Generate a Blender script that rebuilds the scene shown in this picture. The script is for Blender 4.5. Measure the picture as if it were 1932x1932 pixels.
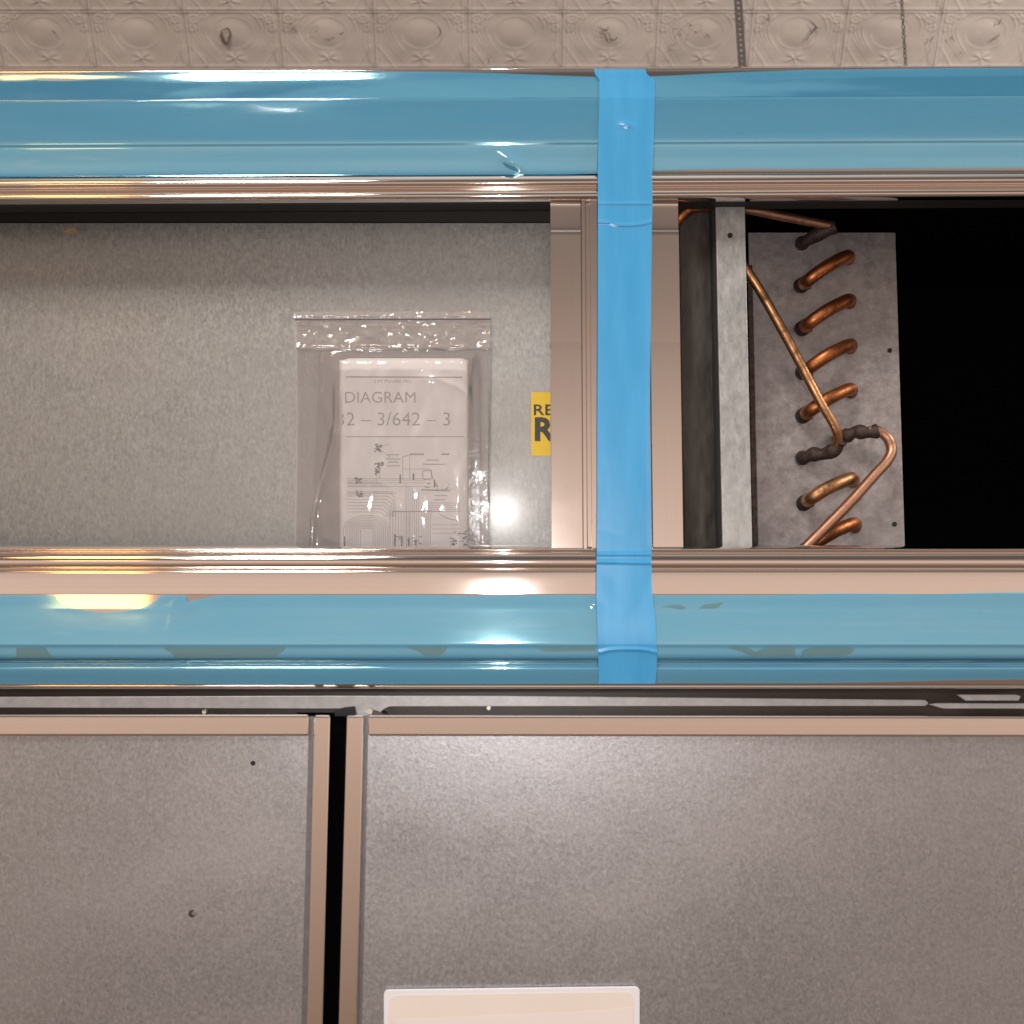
import bpy, bmesh, math, random
from mathutils import Vector, noise
for o in list(bpy.data.objects): bpy.data.objects.remove(o)
random.seed(4)
S = bpy.context.scene
C = S.collection
# ------------------------------------------------------------ camera
F, D, PITCH = 1850.0, 0.862, math.radians(4.5)      # focal length in 1932-px units, distance, pitch
cam = bpy.data.cameras.new('camera'); camo = bpy.data.objects.new('camera', cam); C.objects.link(camo)
camo.location = (0, -D, 0); camo.rotation_euler = (math.pi/2 + PITCH, 0, 0)
cam.sensor_width = 36; cam.lens = 36*F/1932; cam.clip_start = .01; cam.clip_end = 100
cam.dof.use_dof = True; cam.dof.focus_distance = 1.02; cam.dof.aperture_fstop = 6
S.camera = camo
# ------------------------------------------------------------ world: the unseen warm interior
W = bpy.data.worlds.new('World'); S.world = W; W.use_nodes = True
nt = W.node_tree; bg = nt.nodes['Background']
tc = nt.nodes.new('ShaderNodeTexCoord'); sx = nt.nodes.new('ShaderNodeSeparateXYZ'); mr = nt.nodes.new('ShaderNodeMapRange')
rp = nt.nodes.new('ShaderNodeValToRGB')
nt.links.new(tc.outputs['Generated'], sx.inputs[0]); nt.links.new(sx.outputs['Z'], mr.inputs['Value'])
mr.inputs['From Min'].default_value = -1
nt.links.new(mr.outputs[0], rp.inputs[0]); nt.links.new(rp.outputs[0], bg.inputs[0])
el = rp.color_ramp.elements
el[0].position = 0; el[0].color = (.10, .08, .065, 1)
el[1].position = 1; el[1].color = (.85, .82, .76, 1)
for p, c in ((.30, (.30, .21, .16, 1)), (.41, (.60, .44, .35, 1)), (.50, (.90, .70, .59, 1)), (.565, (.68, .53, .45, 1)), (.65, (.30, .235, .20, 1)), (.75, (.14, .118, .108, 1)), (.85, (.13, .118, .11, 1)), (.94, (.42, .40, .37, 1))):
    e = el.new(p); e.color = c
bg.inputs[1].default_value = .90
# ------------------------------------------------------------ lamps
def area(name, loc, target, sx_, sy_, power, col):
    l = bpy.data.lights.new(name, 'AREA'); l.shape = 'RECTANGLE'; l.size = sx_; l.size_y = sy_; l.energy = power; l.color = col
    o = bpy.data.objects.new(name, l); C.objects.link(o); o.location = loc
    o.rotation_euler = (Vector(target) - Vector(loc)).to_track_quat('-Z', 'Y').to_euler()
    return o
area('phone_flash', (-.018, -D, .012), (-.018, 0, .012), .014, .014, 3.6, (1, .955, .94))
area('ceiling_lamp', (-1.15, -2.9, 2.8), (0, 0, .1), .75, 1.2, 108, (1, .94, .88))
area('warm_lamp', (-2.1, -2.9, 2.9), (0, 0, .1), .6, .7, 14, (1, .50, .14))
area('warm_lamp', (-1.62, -2.95, .58), (-.3, 0, .1), .34, .24, 1.0, (1, .56, .20))
area('side_lamp', (1.9, -.5, 1.15), (.7, .65, .7), .4, .4, 27, (1, .95, .90))
S.view_settings.view_transform = 'Standard'; S.view_settings.look = 'None'; S.view_settings.exposure = 0.0; S.view_settings.gamma = 1
S.render.engine = 'CYCLES'
S.cycles.transparent_max_bounces = 16; S.cycles.max_bounces = 10
# ------------------------------------------------------------ pixel -> place helpers (positions measured on the photo, then built in metres)
cp, sp = math.cos(PITCH), math.sin(PITCH)
def ray(u, v):
    a = (u-966)/F; b = (966-v)/F
    return Vector((a, cp - b*sp, sp + b*cp))
def P(u, v, y=0.0):
    d = ray(u, v); t = (y + D)/d.y
    return Vector((d.x*t, y, d.z*t))
def PP(u, v, p0, n):
    d = ray(u, v); o = Vector((0, -D, 0)); t = (p0-o).dot(n)/d.dot(n)
    return o + d*t
def smooth(a, b, x):
    if a > b: return 1-smooth(b, a, x)
    t = min(1, max(0, (x-a)/(b-a))); return t*t*(3-2*t)
def nz(x, y=0, z=0): return noise.noise(Vector((x, y, z)))
# ------------------------------------------------------------ object helpers
def link(name, me, mat, parent=None):
    o = bpy.data.objects.new(name, me); C.objects.link(o)
    if mat and not me.materials: me.materials.append(mat)
    if parent: o.parent = parent
    return o
def mesh(name, vs, fs, mat, parent=None, sm=False):
    me = bpy.data.meshes.new(name); me.from_pydata([tuple(v) for v in vs], [], fs); me.update()
    if sm:
        me.polygons.foreach_set('use_smooth', [True]*len(me.polygons))
    return link(name, me, mat, parent)
def empty(name, loc=(0, 0, 0)):
    o = bpy.data.objects.new(name, None); C.objects.link(o); o.location = loc; o.empty_display_size = .05; return o
def tag(o, label=None, cat=None, group=None, kind=None):
    if label: o['label'] = label
    if cat: o['category'] = cat
    if group: o['group'] = group
    if kind: o['kind'] = kind
    return o
def bevel_mesh(name, bm, mat, parent, w=0, seg=2, sm=True):
    bmesh.ops.recalc_face_normals(bm, faces=bm.faces)
    if w: bmesh.ops.bevel(bm, geom=bm.edges[:], offset=w, segments=seg, affect='EDGES', profile=.5)
    me = bpy.data.meshes.new(name); bm.to_mesh(me); bm.free()
    if sm:
        me.polygons.foreach_set('use_smooth', [True]*len(me.polygons))
        try: me.set_sharp_from_angle(angle=math.radians(14))
        except Exception: pass
    return link(name, me, mat, parent)
def prism(name, pts, dvec, mat, parent=None, w=0, seg=2):
    "polygon of 3D points pushed back by dvec"
    bm = bmesh.new(); dv = Vector(dvec)
    a = [bm.verts.new(p) for p in pts]; b = [bm.verts.new(Vector(p)+dv) for p in pts]
    bm.faces.new(a); bm.faces.new(b[::-1]); n = len(a)
    for i in range(n): bm.faces.new((a[i], b[i], b[(i+1) % n], a[(i+1) % n]))
    return bevel_mesh(name, bm, mat, parent, w, seg)
def box(name, x0, x1, y0, y1, z0, z1, mat, parent=None, w=0):
    return prism(name, [(x0, y0, z0), (x1, y0, z0), (x1, y0, z1), (x0, y0, z1)], (0, y1-y0, 0), mat, parent, w)
def pxbox(name, u0, v0, u1, v1, y0, y1, mat, parent=None, w=0, seg=2):
    a = P(u0, v0, y0); b = P(u1, v1, y0)
    return prism(name, [(a.x, y0, a.z), (b.x, y0, a.z), (b.x, y0, b.z), (a.x, y0, b.z)], (0, y1-y0, 0), mat, parent, w, seg)
def catmull(pts, n):
    out = []
    for i in range(len(pts)-1):
        p0 = pts[max(0, i-1)]; p1 = pts[i]; p2 = pts[i+1]; p3 = pts[min(len(pts)-1, i+2)]
        for k in range(n):
            t = k/n
            out.append(.5*((2*p1)+(-p0+p2)*t+(2*p0-5*p1+4*p2-p3)*t*t+(-p0+3*p1-3*p2+p3)*t**3))
    out.append(pts[-1]); return out
def tube(name, pts, r, mat, parent=None, sub=6, seg=16, rf=None, caps=True):
    c = catmull([Vector(p) for p in pts], sub); vs = []; fs = []; N = len(c); up = Vector((0, 0, 1)); prev = None
    for i, p in enumerate(c):
        t = (c[min(N-1, i+1)]-c[max(0, i-1)]).normalized()
        if prev is None:
            s = t.cross(up)
            if s.length < .1: s = t.cross(Vector((1, 0, 0)))
            s.normalize()
        else:
            s = (prev - t*prev.dot(t)).normalized()
        prev = s; w = t.cross(s); rr = r*(rf(i/(N-1)) if rf else 1)
        for k in range(seg):
            a = 2*math.pi*k/seg; vs.append(p + s*math.cos(a)*rr + w*math.sin(a)*rr)
    for i in range(N-1):
        for k in range(seg):
            fs.append((i*seg+k, i*seg+(k+1) % seg, (i+1)*seg+(k+1) % seg, (i+1)*seg+k))
    if caps: fs.append(tuple(range(seg))[::-1]); fs.append(tuple((N-1)*seg+k for k in range(seg)))
    return mesh(name, vs, fs, mat, parent, True)
# ------------------------------------------------------------ materials
class MB:
    def __init__(s, name):
        s.m = bpy.data.materials.new(name); s.m.use_nodes = True; s.t = s.m.node_tree; s.b = s.t.nodes['Principled BSDF']
        s.out = s.t.nodes['Material Output']; s._p = None
    def n(s, ty, **kw):
        q = s.t.nodes.new(ty)
        for k, v in kw.items():
            if k in q.inputs: q.inputs[k].default_value = v
            else: setattr(q, k, v)
        return q
    def l(s, a, b): s.t.links.new(a, b)
    def pos(s):
        if not s._p: s._p = s.n('ShaderNodeNewGeometry').outputs['Position']
        return s._p
    def map(s, sc, loc=(0, 0, 0)):
        q = s.n('ShaderNodeMapping'); q.inputs['Scale'].default_value = sc; q.inputs['Location'].default_value = loc; s.l(s.pos(), q.inputs[0]); return q.outputs[0]
    def noise(s, vec, scale, detail=4, rough=.6):
        q = s.n('ShaderNodeTexNoise'); q.inputs['Scale'].default_value = scale; q.inputs['Detail'].default_value = detail; q.inputs['Roughness'].default_value = rough
        s.l(vec, q.inputs['Vector']); return q.outputs['Fac']
    def ramp(s, fac, stops, interp='LINEAR'):
        q = s.n('ShaderNodeValToRGB'); q.color_ramp.interpolation = interp; e = q.color_ramp.elements
        e[0].position, e[1].position = stops[0][0], stops[-1][0]
        def c4(c): return (c, c, c, 1) if isinstance(c, (int, float)) else tuple(c)+(1,)
        e[0].color = c4(stops[0][1]); e[1].color = c4(stops[-1][1])
        for p, c in stops[1:-1]: k = e.new(p); k.color = c4(c)
        s.l(fac, q.inputs[0]); return q.outputs[0]
    def mix(s, a, b, fac, mode='MIX'):
        q = s.n('ShaderNodeMix'); q.data_type = 'RGBA'; q.blend_type = mode
        for sock, val in ((q.inputs['Factor'], fac), (q.inputs['A'], a), (q.inputs['B'], b)):
            pass
        ins = [i for i in q.inputs if i.name == 'Factor' and i.type == 'VALUE'][0], [i for i in q.inputs if i.name == 'A' and i.type == 'RGBA'][0], [i for i in q.inputs if i.name == 'B' and i.type == 'RGBA'][0]
        for i, v in zip(ins, (fac, a, b)):
            if hasattr(v, 'is_output'): s.l(v, i)
            elif i.type == 'VALUE': i.default_value = v
            else: i.default_value = tuple(v)+(1,)
        return [o for o in q.outputs if o.type == 'RGBA'][0]
    def bump(s, h, st, dist=.001, into=None):
        q = s.n('ShaderNodeBump'); q.inputs['Strength'].default_value = st; q.inputs['Distance'].default_value = dist
        s.l(h, q.inputs['Height']); s.l(q.outputs[0], into or s.b.inputs['Normal']); return q
    def set(s, **kw):
        for k, v in kw.items():
            i = s.b.inputs[k.replace('_', ' ')]
            if hasattr(v, 'is_output'): s.l(v, i)
            else: i.default_value = tuple(v)+(1,) if isinstance(v, tuple) and len(v) == 3 else v
        return s.m
def plain(name, col, rough=.6, metal=0, grain=.12, gs=120, bump=.15, **kw):
    b = MB(name); f = b.noise(b.pos(), gs, 5)
    lo = tuple(c*(1-grain) for c in col); hi = tuple(min(1, c*(1+grain)) for c in col)
    b.bump(f, bump, .0006)
    return b.set(Base_Color=b.ramp(f, [(.3, lo), (.7, hi)]), Roughness=rough, Metallic=metal, **kw)

def alu(name, streak=(.6, 60, 900), dk=.93, col=(.88, .79, .735), rough=.058):
    b = MB(name); f = b.noise(b.map(streak), 1, 6, .7); g = b.noise(b.pos(), 9, 3)
    b.bump(f, .012, .0001)
    c = b.ramp(f, [(.3, tuple(x*dk for x in col)), (.7, col)])
    return b.set(Base_Color=c, Metallic=1.0, Roughness=b.ramp(g, [(.3, rough*.85), (.7, rough*1.25)]))
M_alu = alu('brushed_aluminium')
M_aluv = alu('brushed_aluminium_upright', (400, 60, .6), dk=.975, rough=.11)
def galv(name, col=(.285, .287, .28), stretch=(1, 1, .55), rough=.50, stain=False, bumpk=.55, dif=.34, con=.26, vs_=420):
    b = MB(name)
    v1 = b.n('ShaderNodeTexVoronoi'); v1.inputs['Scale'].default_value = vs_; b.l(b.map(stretch), v1.inputs['Vector'])
    wob = b.noise(b.map(stretch), 330, 6, .8); big = b.noise(b.pos(), 9, 4); smg = b.noise(b.map((3, 3, 5), (7, 1, 2)), 1, 5, .65)
    cell = b.ramp(v1.outputs['Color'], [(.1, .72), (.9, 1.25)])
    base = b.mix(tuple(c*(1-con) for c in col), tuple(min(1, c*(1+con)) for c in col), b.ramp(wob, [(.32, 0.0), (.68, 1.0)]))
    base = b.mix(base, cell, .38, 'MULTIPLY')
    base = b.mix(base, tuple(c*.86 for c in col), b.ramp(big, [(.42, 0.0), (.72, .25)]))
    scr = b.noise(b.map((4, 30, 900), (3, 0, 1)), 1, 2); 
    base = b.mix(base, tuple(c*1.5 for c in col), b.ramp(scr, [(.76, 0.0), (.80, .35)]))
    base = b.mix(base, tuple(c*k for c, k in zip(col, (1.07, .99, .96))), b.ramp(smg, [(.40, 0.0), (.65, .5)]))
    b.bump(wob, bumpk, .0005)
    return b.set(Base_Color=base, Metallic=1-dif, Roughness=b.mix(b.ramp(wob, [(.3, rough*.75), (.7, rough*1.2)]), b.ramp(smg, [(.35, .85), (.65, 1.25)]), 1.0, 'MULTIPLY'), Coat_Weight=.16, Coat_Roughness=.15)
M_galv = galv('galvanised_panel')
M_door = galv('galvanised_door_skin', (.42, .43, .455), (1, 1, .8), .36, bumpk=.42, con=.22, dif=.14, vs_=380)
M_plate = galv('galvanised_coil_plate', (.30, .275, .275), (.35, 1, .35), .5, bumpk=.2, dif=.5)
M_strip = galv('galvanised_bracket', (.35, .36, .36), (.5, 1, .2), .42, bumpk=.2, dif=.55)
M_dark = plain('dark_liner_and_trim_shade', (.011, .0095, .0085), .75)
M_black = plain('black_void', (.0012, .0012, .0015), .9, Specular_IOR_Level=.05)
M_gap = plain('dark_brown_gasket', (.035, .024, .019), .45)
M_grey = plain('pale_grey_hinge_steel', (.30, .30, .31), .38, .3)
M_hole = plain('near_black_and_hole_shade', (.01, .01, .01), .9)  # near-black for hinge and bracket parts; on screw-hole discs it paints inner shade
M_rust = plain('rusty_edge', (.045, .026, .02), .8, grain=.8, gs=220)
def insulation():
    b = MB('grey_foam_insulation'); f = b.noise(b.map((60, 60, 9)), 1, 6, .6); g = b.noise(b.map((260, 260, 40)), 1, 3)
    b.bump(f, .6, .003)
    return b.set(Base_Color=b.ramp(f, [(.35, (.016, .013, .011)), (.62, (.05, .042, .036))]), Roughness=.85)
M_ins = insulation()
def copper(name, tone, dark):
    b = MB(name); f = b.noise(b.pos(), 60, 5, .65); g = b.noise(b.pos(), 420, 3)
    c = b.ramp(f, [(.30, dark), (.52, tone), (.75, tuple(min(1, t*1.25) for t in tone))])
    b.bump(g, .12, .0004)
    return b.set(Base_Color=c, Metallic=1.0, Roughness=b.ramp(f, [(.3, .62), (.6, .42)]))
M_cu = copper('copper_orange', (.46, .17, .065), (.12, .045, .022))
M_cu2 = copper('copper_tan', (.50, .27, .18), (.22, .11, .07))
M_cu3 = copper('copper_bronze', (.50, .27, .13), (.16, .08, .04))
M_flux = plain('burnt_brazing', (.045, .026, .022), .6, .3, .5, 300, .5)
def film():
    b = MB('blue_protective_film')
    f = b.noise(b.map((5, 40, 60)), 1, 3); g = b.noise(b.map((9, 20, 30), (5, 2, 1)), 1, 2)
    tint = b.ramp(f, [(.35, (.66, .95, 1.0)), (.65, (.74, .98, 1.0))])
    tr = b.n('ShaderNodeBsdfTransparent'); b.l(tint, tr.inputs[0])
    di = b.n('ShaderNodeBsdfDiffuse'); di.inputs[0].default_value = (.14, .57, .96, 1)
    gl = b.n('ShaderNodeBsdfGlossy'); gl.inputs['Roughness'].default_value = .085
    m1 = b.n('ShaderNodeMixShader'); m1.inputs[0].default_value = .29; b.l(tr.outputs[0], m1.inputs[1]); b.l(di.outputs[0], m1.inputs[2])
    fr = b.n('ShaderNodeFresnel'); fr.inputs[0].default_value = 1.45
    bp = b.n('ShaderNodeBump'); bp.inputs['Strength'].default_value = .25; bp.inputs['Distance'].default_value = .001; b.l(g, bp.inputs['Height'])
    b.l(bp.outputs[0], fr.inputs['Normal']); b.l(bp.outputs[0], gl.inputs['Normal'])
    m2 = b.n('ShaderNodeMixShader'); b.l(fr.outputs[0], m2.inputs[0]); b.l(m1.outputs[0], m2.inputs[1]); b.l(gl.outputs[0], m2.inputs[2])
    b.l(m2.outputs[0], b.out.inputs[0]); b.t.nodes.remove(b.b); return b.m
M_film = film()
def clear(name, haze=.12, tint=(.93, .92, .92), rough=.07, ior=1.5, bs=.5, dcol=(.75, .68, .65)):
    b = MB(name)
    g = b.noise(b.pos(), 45, 3)
    tr = b.n('ShaderNodeBsdfTransparent'); tr.inputs[0].default_value = tint+(1,)
    di = b.n('ShaderNodeBsdfDiffuse'); di.inputs[0].default_value = dcol+(1,)
    gl = b.n('ShaderNodeBsdfGlossy'); gl.inputs['Roughness'].default_value = rough
    m1 = b.n('ShaderNodeMixShader'); m1.inputs[0].default_value = haze; b.l(tr.outputs[0], m1.inputs[1]); b.l(di.outputs[0], m1.inputs[2])
    fr = b.n('ShaderNodeFresnel'); fr.inputs[0].default_value = ior
    bp = b.n('ShaderNodeBump'); bp.inputs['Strength'].default_value = bs; bp.inputs['Distance'].default_value = .002; b.l(g, bp.inputs['Height'])
    b.l(bp.outputs[0], fr.inputs['Normal']); b.l(bp.outputs[0], gl.inputs['Normal'])
    m2 = b.n('ShaderNodeMixShader'); b.l(fr.outputs[0], m2.inputs[0]); b.l(m1.outputs[0], m2.inputs[1]); b.l(gl.outputs[0], m2.inputs[2])
    b.l(m2.outputs[0], b.out.inputs[0]); b.t.nodes.remove(b.b); return b.m
M_bag = clear('clear_plastic', .15, bs=.2, dcol=(.86, .82, .80))
M_bagh = clear('clear_plastic_doubled', .28, bs=.22)
def tape():
    b = MB('blue_tape'); f = b.noise(b.map((60, 10, 8)), 1, 3); g = b.noise(b.pos(), 70, 3)
    c = b.ramp(f, [(.3, (.042, .285, .56)), (.7, (.060, .335, .64))])
    b.bump(g, .12, .0005)
    return b.set(Base_Color=c, Roughness=.28, Specular_IOR_Level=.6, Alpha=.93)
M_tape = tape()
M_paper = plain('white_paper', (.80, .77, .76), .7, grain=.03, gs=60)
M_ink = plain('grey_ink', (.36, .32, .325), .8, grain=.35, gs=500, bump=0)
M_ink2 = plain('dark_ink', (.10, .09, .11), .8, grain=.3, gs=500, bump=0)
M_yellow = plain('yellow_label', (.64, .43, .004), .5, grain=.04)
M_lab = plain('black_print', (.012, .012, .012), .5, bump=0)
M_card = plain('white_card', (.68, .67, .70), .4, grain=.02)
M_card2 = plain('cream_card_print', (.68, .61, .55), .45, grain=.03, gs=8)
M_card3 = plain('pink_card_print', (.70, .63, .61), .45, grain=.02, gs=8)
M_steel = plain('dull_steel', (.075, .065, .06), .5, .3)
M_screw = plain('worn_screw', (.40, .38, .35), .4, 1)
def tin():
    b = MB('painted_pressed_tin')
    f = b.noise(b.pos(), 6, 5); g = b.noise(b.pos(), 140, 5, .7)
    base = b.ramp(f, [(.3, (.33, .288, .258)), (.7, (.42, .37, .34))])
    # fine paint cracks in patches
    vo = b.n('ShaderNodeTexVoronoi'); vo.feature = 'DISTANCE_TO_EDGE'; vo.inputs['Scale'].default_value = 95
    w = b.n('ShaderNodeVectorMath', operation='ADD'); ns = b.n('ShaderNodeTexNoise'); ns.inputs['Scale'].default_value = 60; b.l(b.pos(), ns.inputs['Vector'])
    sc = b.n('ShaderNodeVectorMath', operation='SCALE'); sc.inputs['Scale'].default_value = .03; b.l(ns.outputs['Color'], sc.inputs[0]); b.l(b.pos(), w.inputs[0]); b.l(sc.outputs[0], w.inputs[1])
    b.l(w.outputs[0], vo.inputs['Vector'])
    crack = b.ramp(vo.outputs['Distance'], [(.02, 1.0), (.07, 0.0)])
    mask = b.ramp(b.noise(b.map((1, 1, 1), (.45, 0, .2)), 9, 3), [(.60, 0.0), (.70, .9)])
    k = b.mix((0, 0, 0), crack, mask)
    base = b.mix(base, (.13, .095, .07), k)
    spot = b.ramp(g, [(.64, 0.0), (.76, .6)])
    base = b.mix(base, (.25, .19, .15), spot)
    b.bump(g, .25, .001)
    return b.set(Base_Color=base, Roughness=.55, Specular_IOR_Level=.3)
M_tin = tin()
M_flake = plain('dirty_crack', (.10, .075, .055), .9, grain=.4, gs=300)

# ============================================================ CEILING (structure)
cT = Vector((0, .5, -.866)); cN = Vector((0, -.866, -.5))
c0 = PP(966, 128, Vector((0, .80, P(966, 128, .80).z)), cN)          # bottom edge of the pressed cornice
def PC(u, v):
    q = PP(u, v, c0, cN); return q, q.x, -(q-c0).dot(cT)
PIT = PC(966+177, 75)[1] - PC(966, 75)[1]
ROW = PC(966, 21)[2]
print('pitch', PIT, 'row', ROW)
cx0 = PC(888-5, 75)[1]
def line(d, w): return math.exp(-(d/w)**2)
def relief(a, b):
    h = 0
    # seams
    ea = .5-abs(a)
    h += 1.1*line(ea-.012, .010) + .8*line(ea-.055, .010)
    # border at top and bottom
    h += 1.4*line(b-.985, .022) + .9*line(b-.03, .02)
    # central dome
    r = math.hypot(a/.21, (b-.62)/.27)
    if r < 1: h += 3.0*(1-r*r)**1.5
    h += .5*line(r-1.05, .07)
    # nested U shaped bands that narrow to the foot
    k = .50 + .50*smooth(-.1, .8, b)
    q = math.hypot(a/k/.44, (b-.62)/(.60 if b > .62 else .78))
    for i, c in enumerate((.74, .84, .94, 1.04)):
        h += (1.0-.12*i)*line(q-c, .024)*smooth(-.02, .1, b)*smooth(.10, .22, abs(a))*smooth(1.0, .9, b)
    # flower at the foot
    fx, fy = a, b-.17
    rr = math.hypot(fx*1.2, fy)
    if rr < .17:
        th = math.atan2(fy, fx)
        h += (1-rr/.17)*(1.4+.9*math.cos(5*th+1))*1.3
    # leaf fans in the lower corners
    for s in (-1, 1):
        x = (a*s-.5)
        for t in (.25, .55, .9):
            h += .8*line((x + t*.22*(b+.12))*1.0, .012)*smooth(.52, .3, b)*smooth(.02, .08, b)
        h += .8*line((x + .21*(1-b*2.1)), .014)*smooth(.45, .35, b)
        # scroll curls at the upper corners
        for (cx, cy, cr) in ((-.10, .86, .05), (-.20, .92, .035), (-.075, .70, .035)):
            d = math.hypot((x-cx), (b-cy)*.75); h += .9*line(d-cr, .012) + .8*line(d, .014)
    h += .5*nz(a*9, b*7, 3.3)*.5 + .9*nz(a*5, b*4, 8)
    return h
def panel_mesh(seed, nx=110, ny=84):
    vs = []; fs = []
    for j in range(ny+1):
        b = j/ny
        for i in range(nx+1):
            a = i/nx-.5
            h = relief(a, b)*.0010 + .0010*nz(a*3+seed*7.1, b*3, seed) 
            e = min(.5-abs(a), b, 1-b); h -= .0004*line(e, .006)
            vs.append((a*PIT*.9985, 0, 0)); p = Vector((a*PIT*.9985, 0, 0)) - cT*(b*ROW) + cN*h; vs[-1] = tuple(p)
    for j in range(ny):
        for i in range(nx):
            k = j*(nx+1)+i; fs.append((k, k+1, k+nx+2, k+nx+1))
    me = bpy.data.meshes.new('ceiling_panel'); me.from_pydata(vs, [], fs); me.polygons.foreach_set('use_smooth', [True]*len(fs)); me.materials.append(M_tin); return me
back = [c0 + cT*.16 + Vector((x, 0, 0)) for x in (-1.2, 1.2)] + [c0 - cT*.75 + Vector((x, 0, 0)) for x in (1.2, -1.2)]
ceiling = prism('ceiling', [p - cN*.006 for p in back], -cN*.01, M_tin); tag(ceiling, 'cream painted pressed tin ceiling cove with cracked paint above the refrigerator', None, None, 'structure')
pms = [panel_mesh(s) for s in range(3)]
for r in range(3):
    for i in range(-8, 8):
        o = bpy.data.objects.new('ceiling_panel', pms[(i*2+r) % 3]); C.objects.link(o); o.parent = ceiling
        o.location = c0 + Vector((cx0 + (i+.5)*PIT, 0, 0)) - cT*(r*ROW*1.002)
# flat brownish fillet under the panels
prism('fillet', [c0 + Vector((-1.2, 0, 0)) + cN*.004, c0 + Vector((1.2, 0, 0)) + cN*.004, c0 + Vector((1.2, 0, 0)) + cT*.05 + cN*.004, c0 + Vector((-1.2, 0, 0)) + cT*.05+cN*.004], -cN*.008, M_tin, ceiling)
# peeling paint: cracks with a shape of their own
cracks = [
    [(421, 58, 3), (418, 68, 7), (423, 78, 9), (430, 84, 5), (434, 72, 6), (436, 58, 5), (430, 53, 4), (422, 56, 3)],
    [(1524, 40, 1), (1534, 47, 4), (1538, 52, 5), (1530, 62, 4), (1522, 72, 3), (1518, 78, 1)], [(1538, 52, 4), (1545, 52, 1)],
    [(1888, 33, 1), (1884, 40, 4), (1879, 47, 2)], [(1884, 62, 1), (1880, 68, 3), (1874, 74, 3), (1866, 76, 1)],
    [(1126, 50, 1), (1134, 54, 3), (1142, 58, 4), (1148, 52, 2)], [(1148, 62, 2), (1150, 72, 3), (1158, 76, 3), (1164, 70, 2)],
    [(1130, 62, 2), (1140, 66, 3), (1146, 76, 3)], [(1330, 62, 1), (1334, 68, 3), (1340, 70, 1)],
    [(1446, 25, 1), (1450, 32, 3), (1444, 38, 3), (1452, 40, 1)], [(1760, 66, 1), (1756, 74, 3), (1752, 80, 1)],
    [(1795, 66, 1), (1792, 72, 3), (1797, 78, 1)], [(100, 58, 1), (105, 60, 3), (109, 66, 1)], [(184, 96, 2), (186, 95, 2)],
    [(825, 50, 1), (831, 55, 3), (832, 64, 2), (824, 74, 1)], [(610, 72, 1), (622, 76, 3), (632, 70, 2)], [(640, 62, 1), (645, 66, 3), (650, 60, 2)],
    [(920, 108, 1), (924, 114, 2), (920, 122, 1)], [(1852, 124, 1), (1862, 125, 3), (1866, 122, 1)], [(1808, 96, 1), (1812, 100, 3)],
]
def crack_mesh(cr):
    pts = []
    for i in range(len(cr)-1):
        for k in range(4):
            t = k/4; pts.append([cr[i][q]*(1-t)+cr[i+1][q]*t for q in range(3)])
    pts.append(list(cr[-1])); vs = []; fs = []
    for i, (u, v, w) in enumerate(pts):
        u += random.uniform(-1, 1); v += random.uniform(-1, 1)
        a = pts[max(0, i-1)]; b = pts[min(len(pts)-1, i+1)]; dx, dy = b[0]-a[0], b[1]-a[1]; L = math.hypot(dx, dy) or 1
        w *= random.uniform(.22, .5)
        for s in (-1, 1): vs.append(PC(u - dy/L*w*s, v + dx/L*w*s)[0] + cN*.0055)
    for i in range(len(pts)-1): fs.append((2*i, 2*i+1, 2*i+3, 2*i+2))
    return vs, fs
for cr in cracks:
    vs, fs = crack_mesh(cr); mesh('paint_crack', vs, fs, M_flake, ceiling)

# ------------------------------------------------------------ strap and chain in front of the ceiling
ys = .55
def strap():
    a = P(1390, -40, ys); b = P(1403, 160, ys); w = .0060; n = 20
    bm = bmesh.new(); L = (b-a).length; dirv = (b-a).normalized(); side = Vector((dirv.z, 0, -dirv.x)).normalized()*-1
    seg = 16; pitch = L/n
    for k in range(n):
        c = a + dirv*(k+.5)*pitch; ring = []; outer = []
        for q in range(seg*1):
            t = 2*math.pi*q/seg; x, y = math.cos(t), math.sin(t)
            m = 1/max(abs(x), abs(y))
            ring.append(c + side*x*.0020 + dirv*y*.0020); outer.append(c + side*x*m*w + dirv*y*m*pitch/2)
        R = [bm.verts.new(p) for p in ring]; O = [bm.verts.new(p) for p in outer]
        for q in range(seg): bm.faces.new((R[q], R[(q+1) % seg], O[(q+1) % seg], O[q]))
    bmesh.ops.remove_doubles(bm, verts=bm.verts, dist=1e-5)
    r = bmesh.ops.extrude_face_region(bm, geom=bm.faces[:]); bmesh.ops.translate(bm, verts=[v for v in r['geom'] if isinstance(v, bmesh.types.BMVert)], vec=(0, .0012, 0))
    return bevel_mesh('perforated_strap', bm, M_steel, None, 0, sm=False)
tag(strap(), 'grey perforated metal strap with a row of holes hanging from ceiling', 'strap')
chain = empty('chain', P(1699, -30, ys)); tag(chain, 'thin dark twisted link chain hanging from ceiling near right corner', 'chain')
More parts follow.
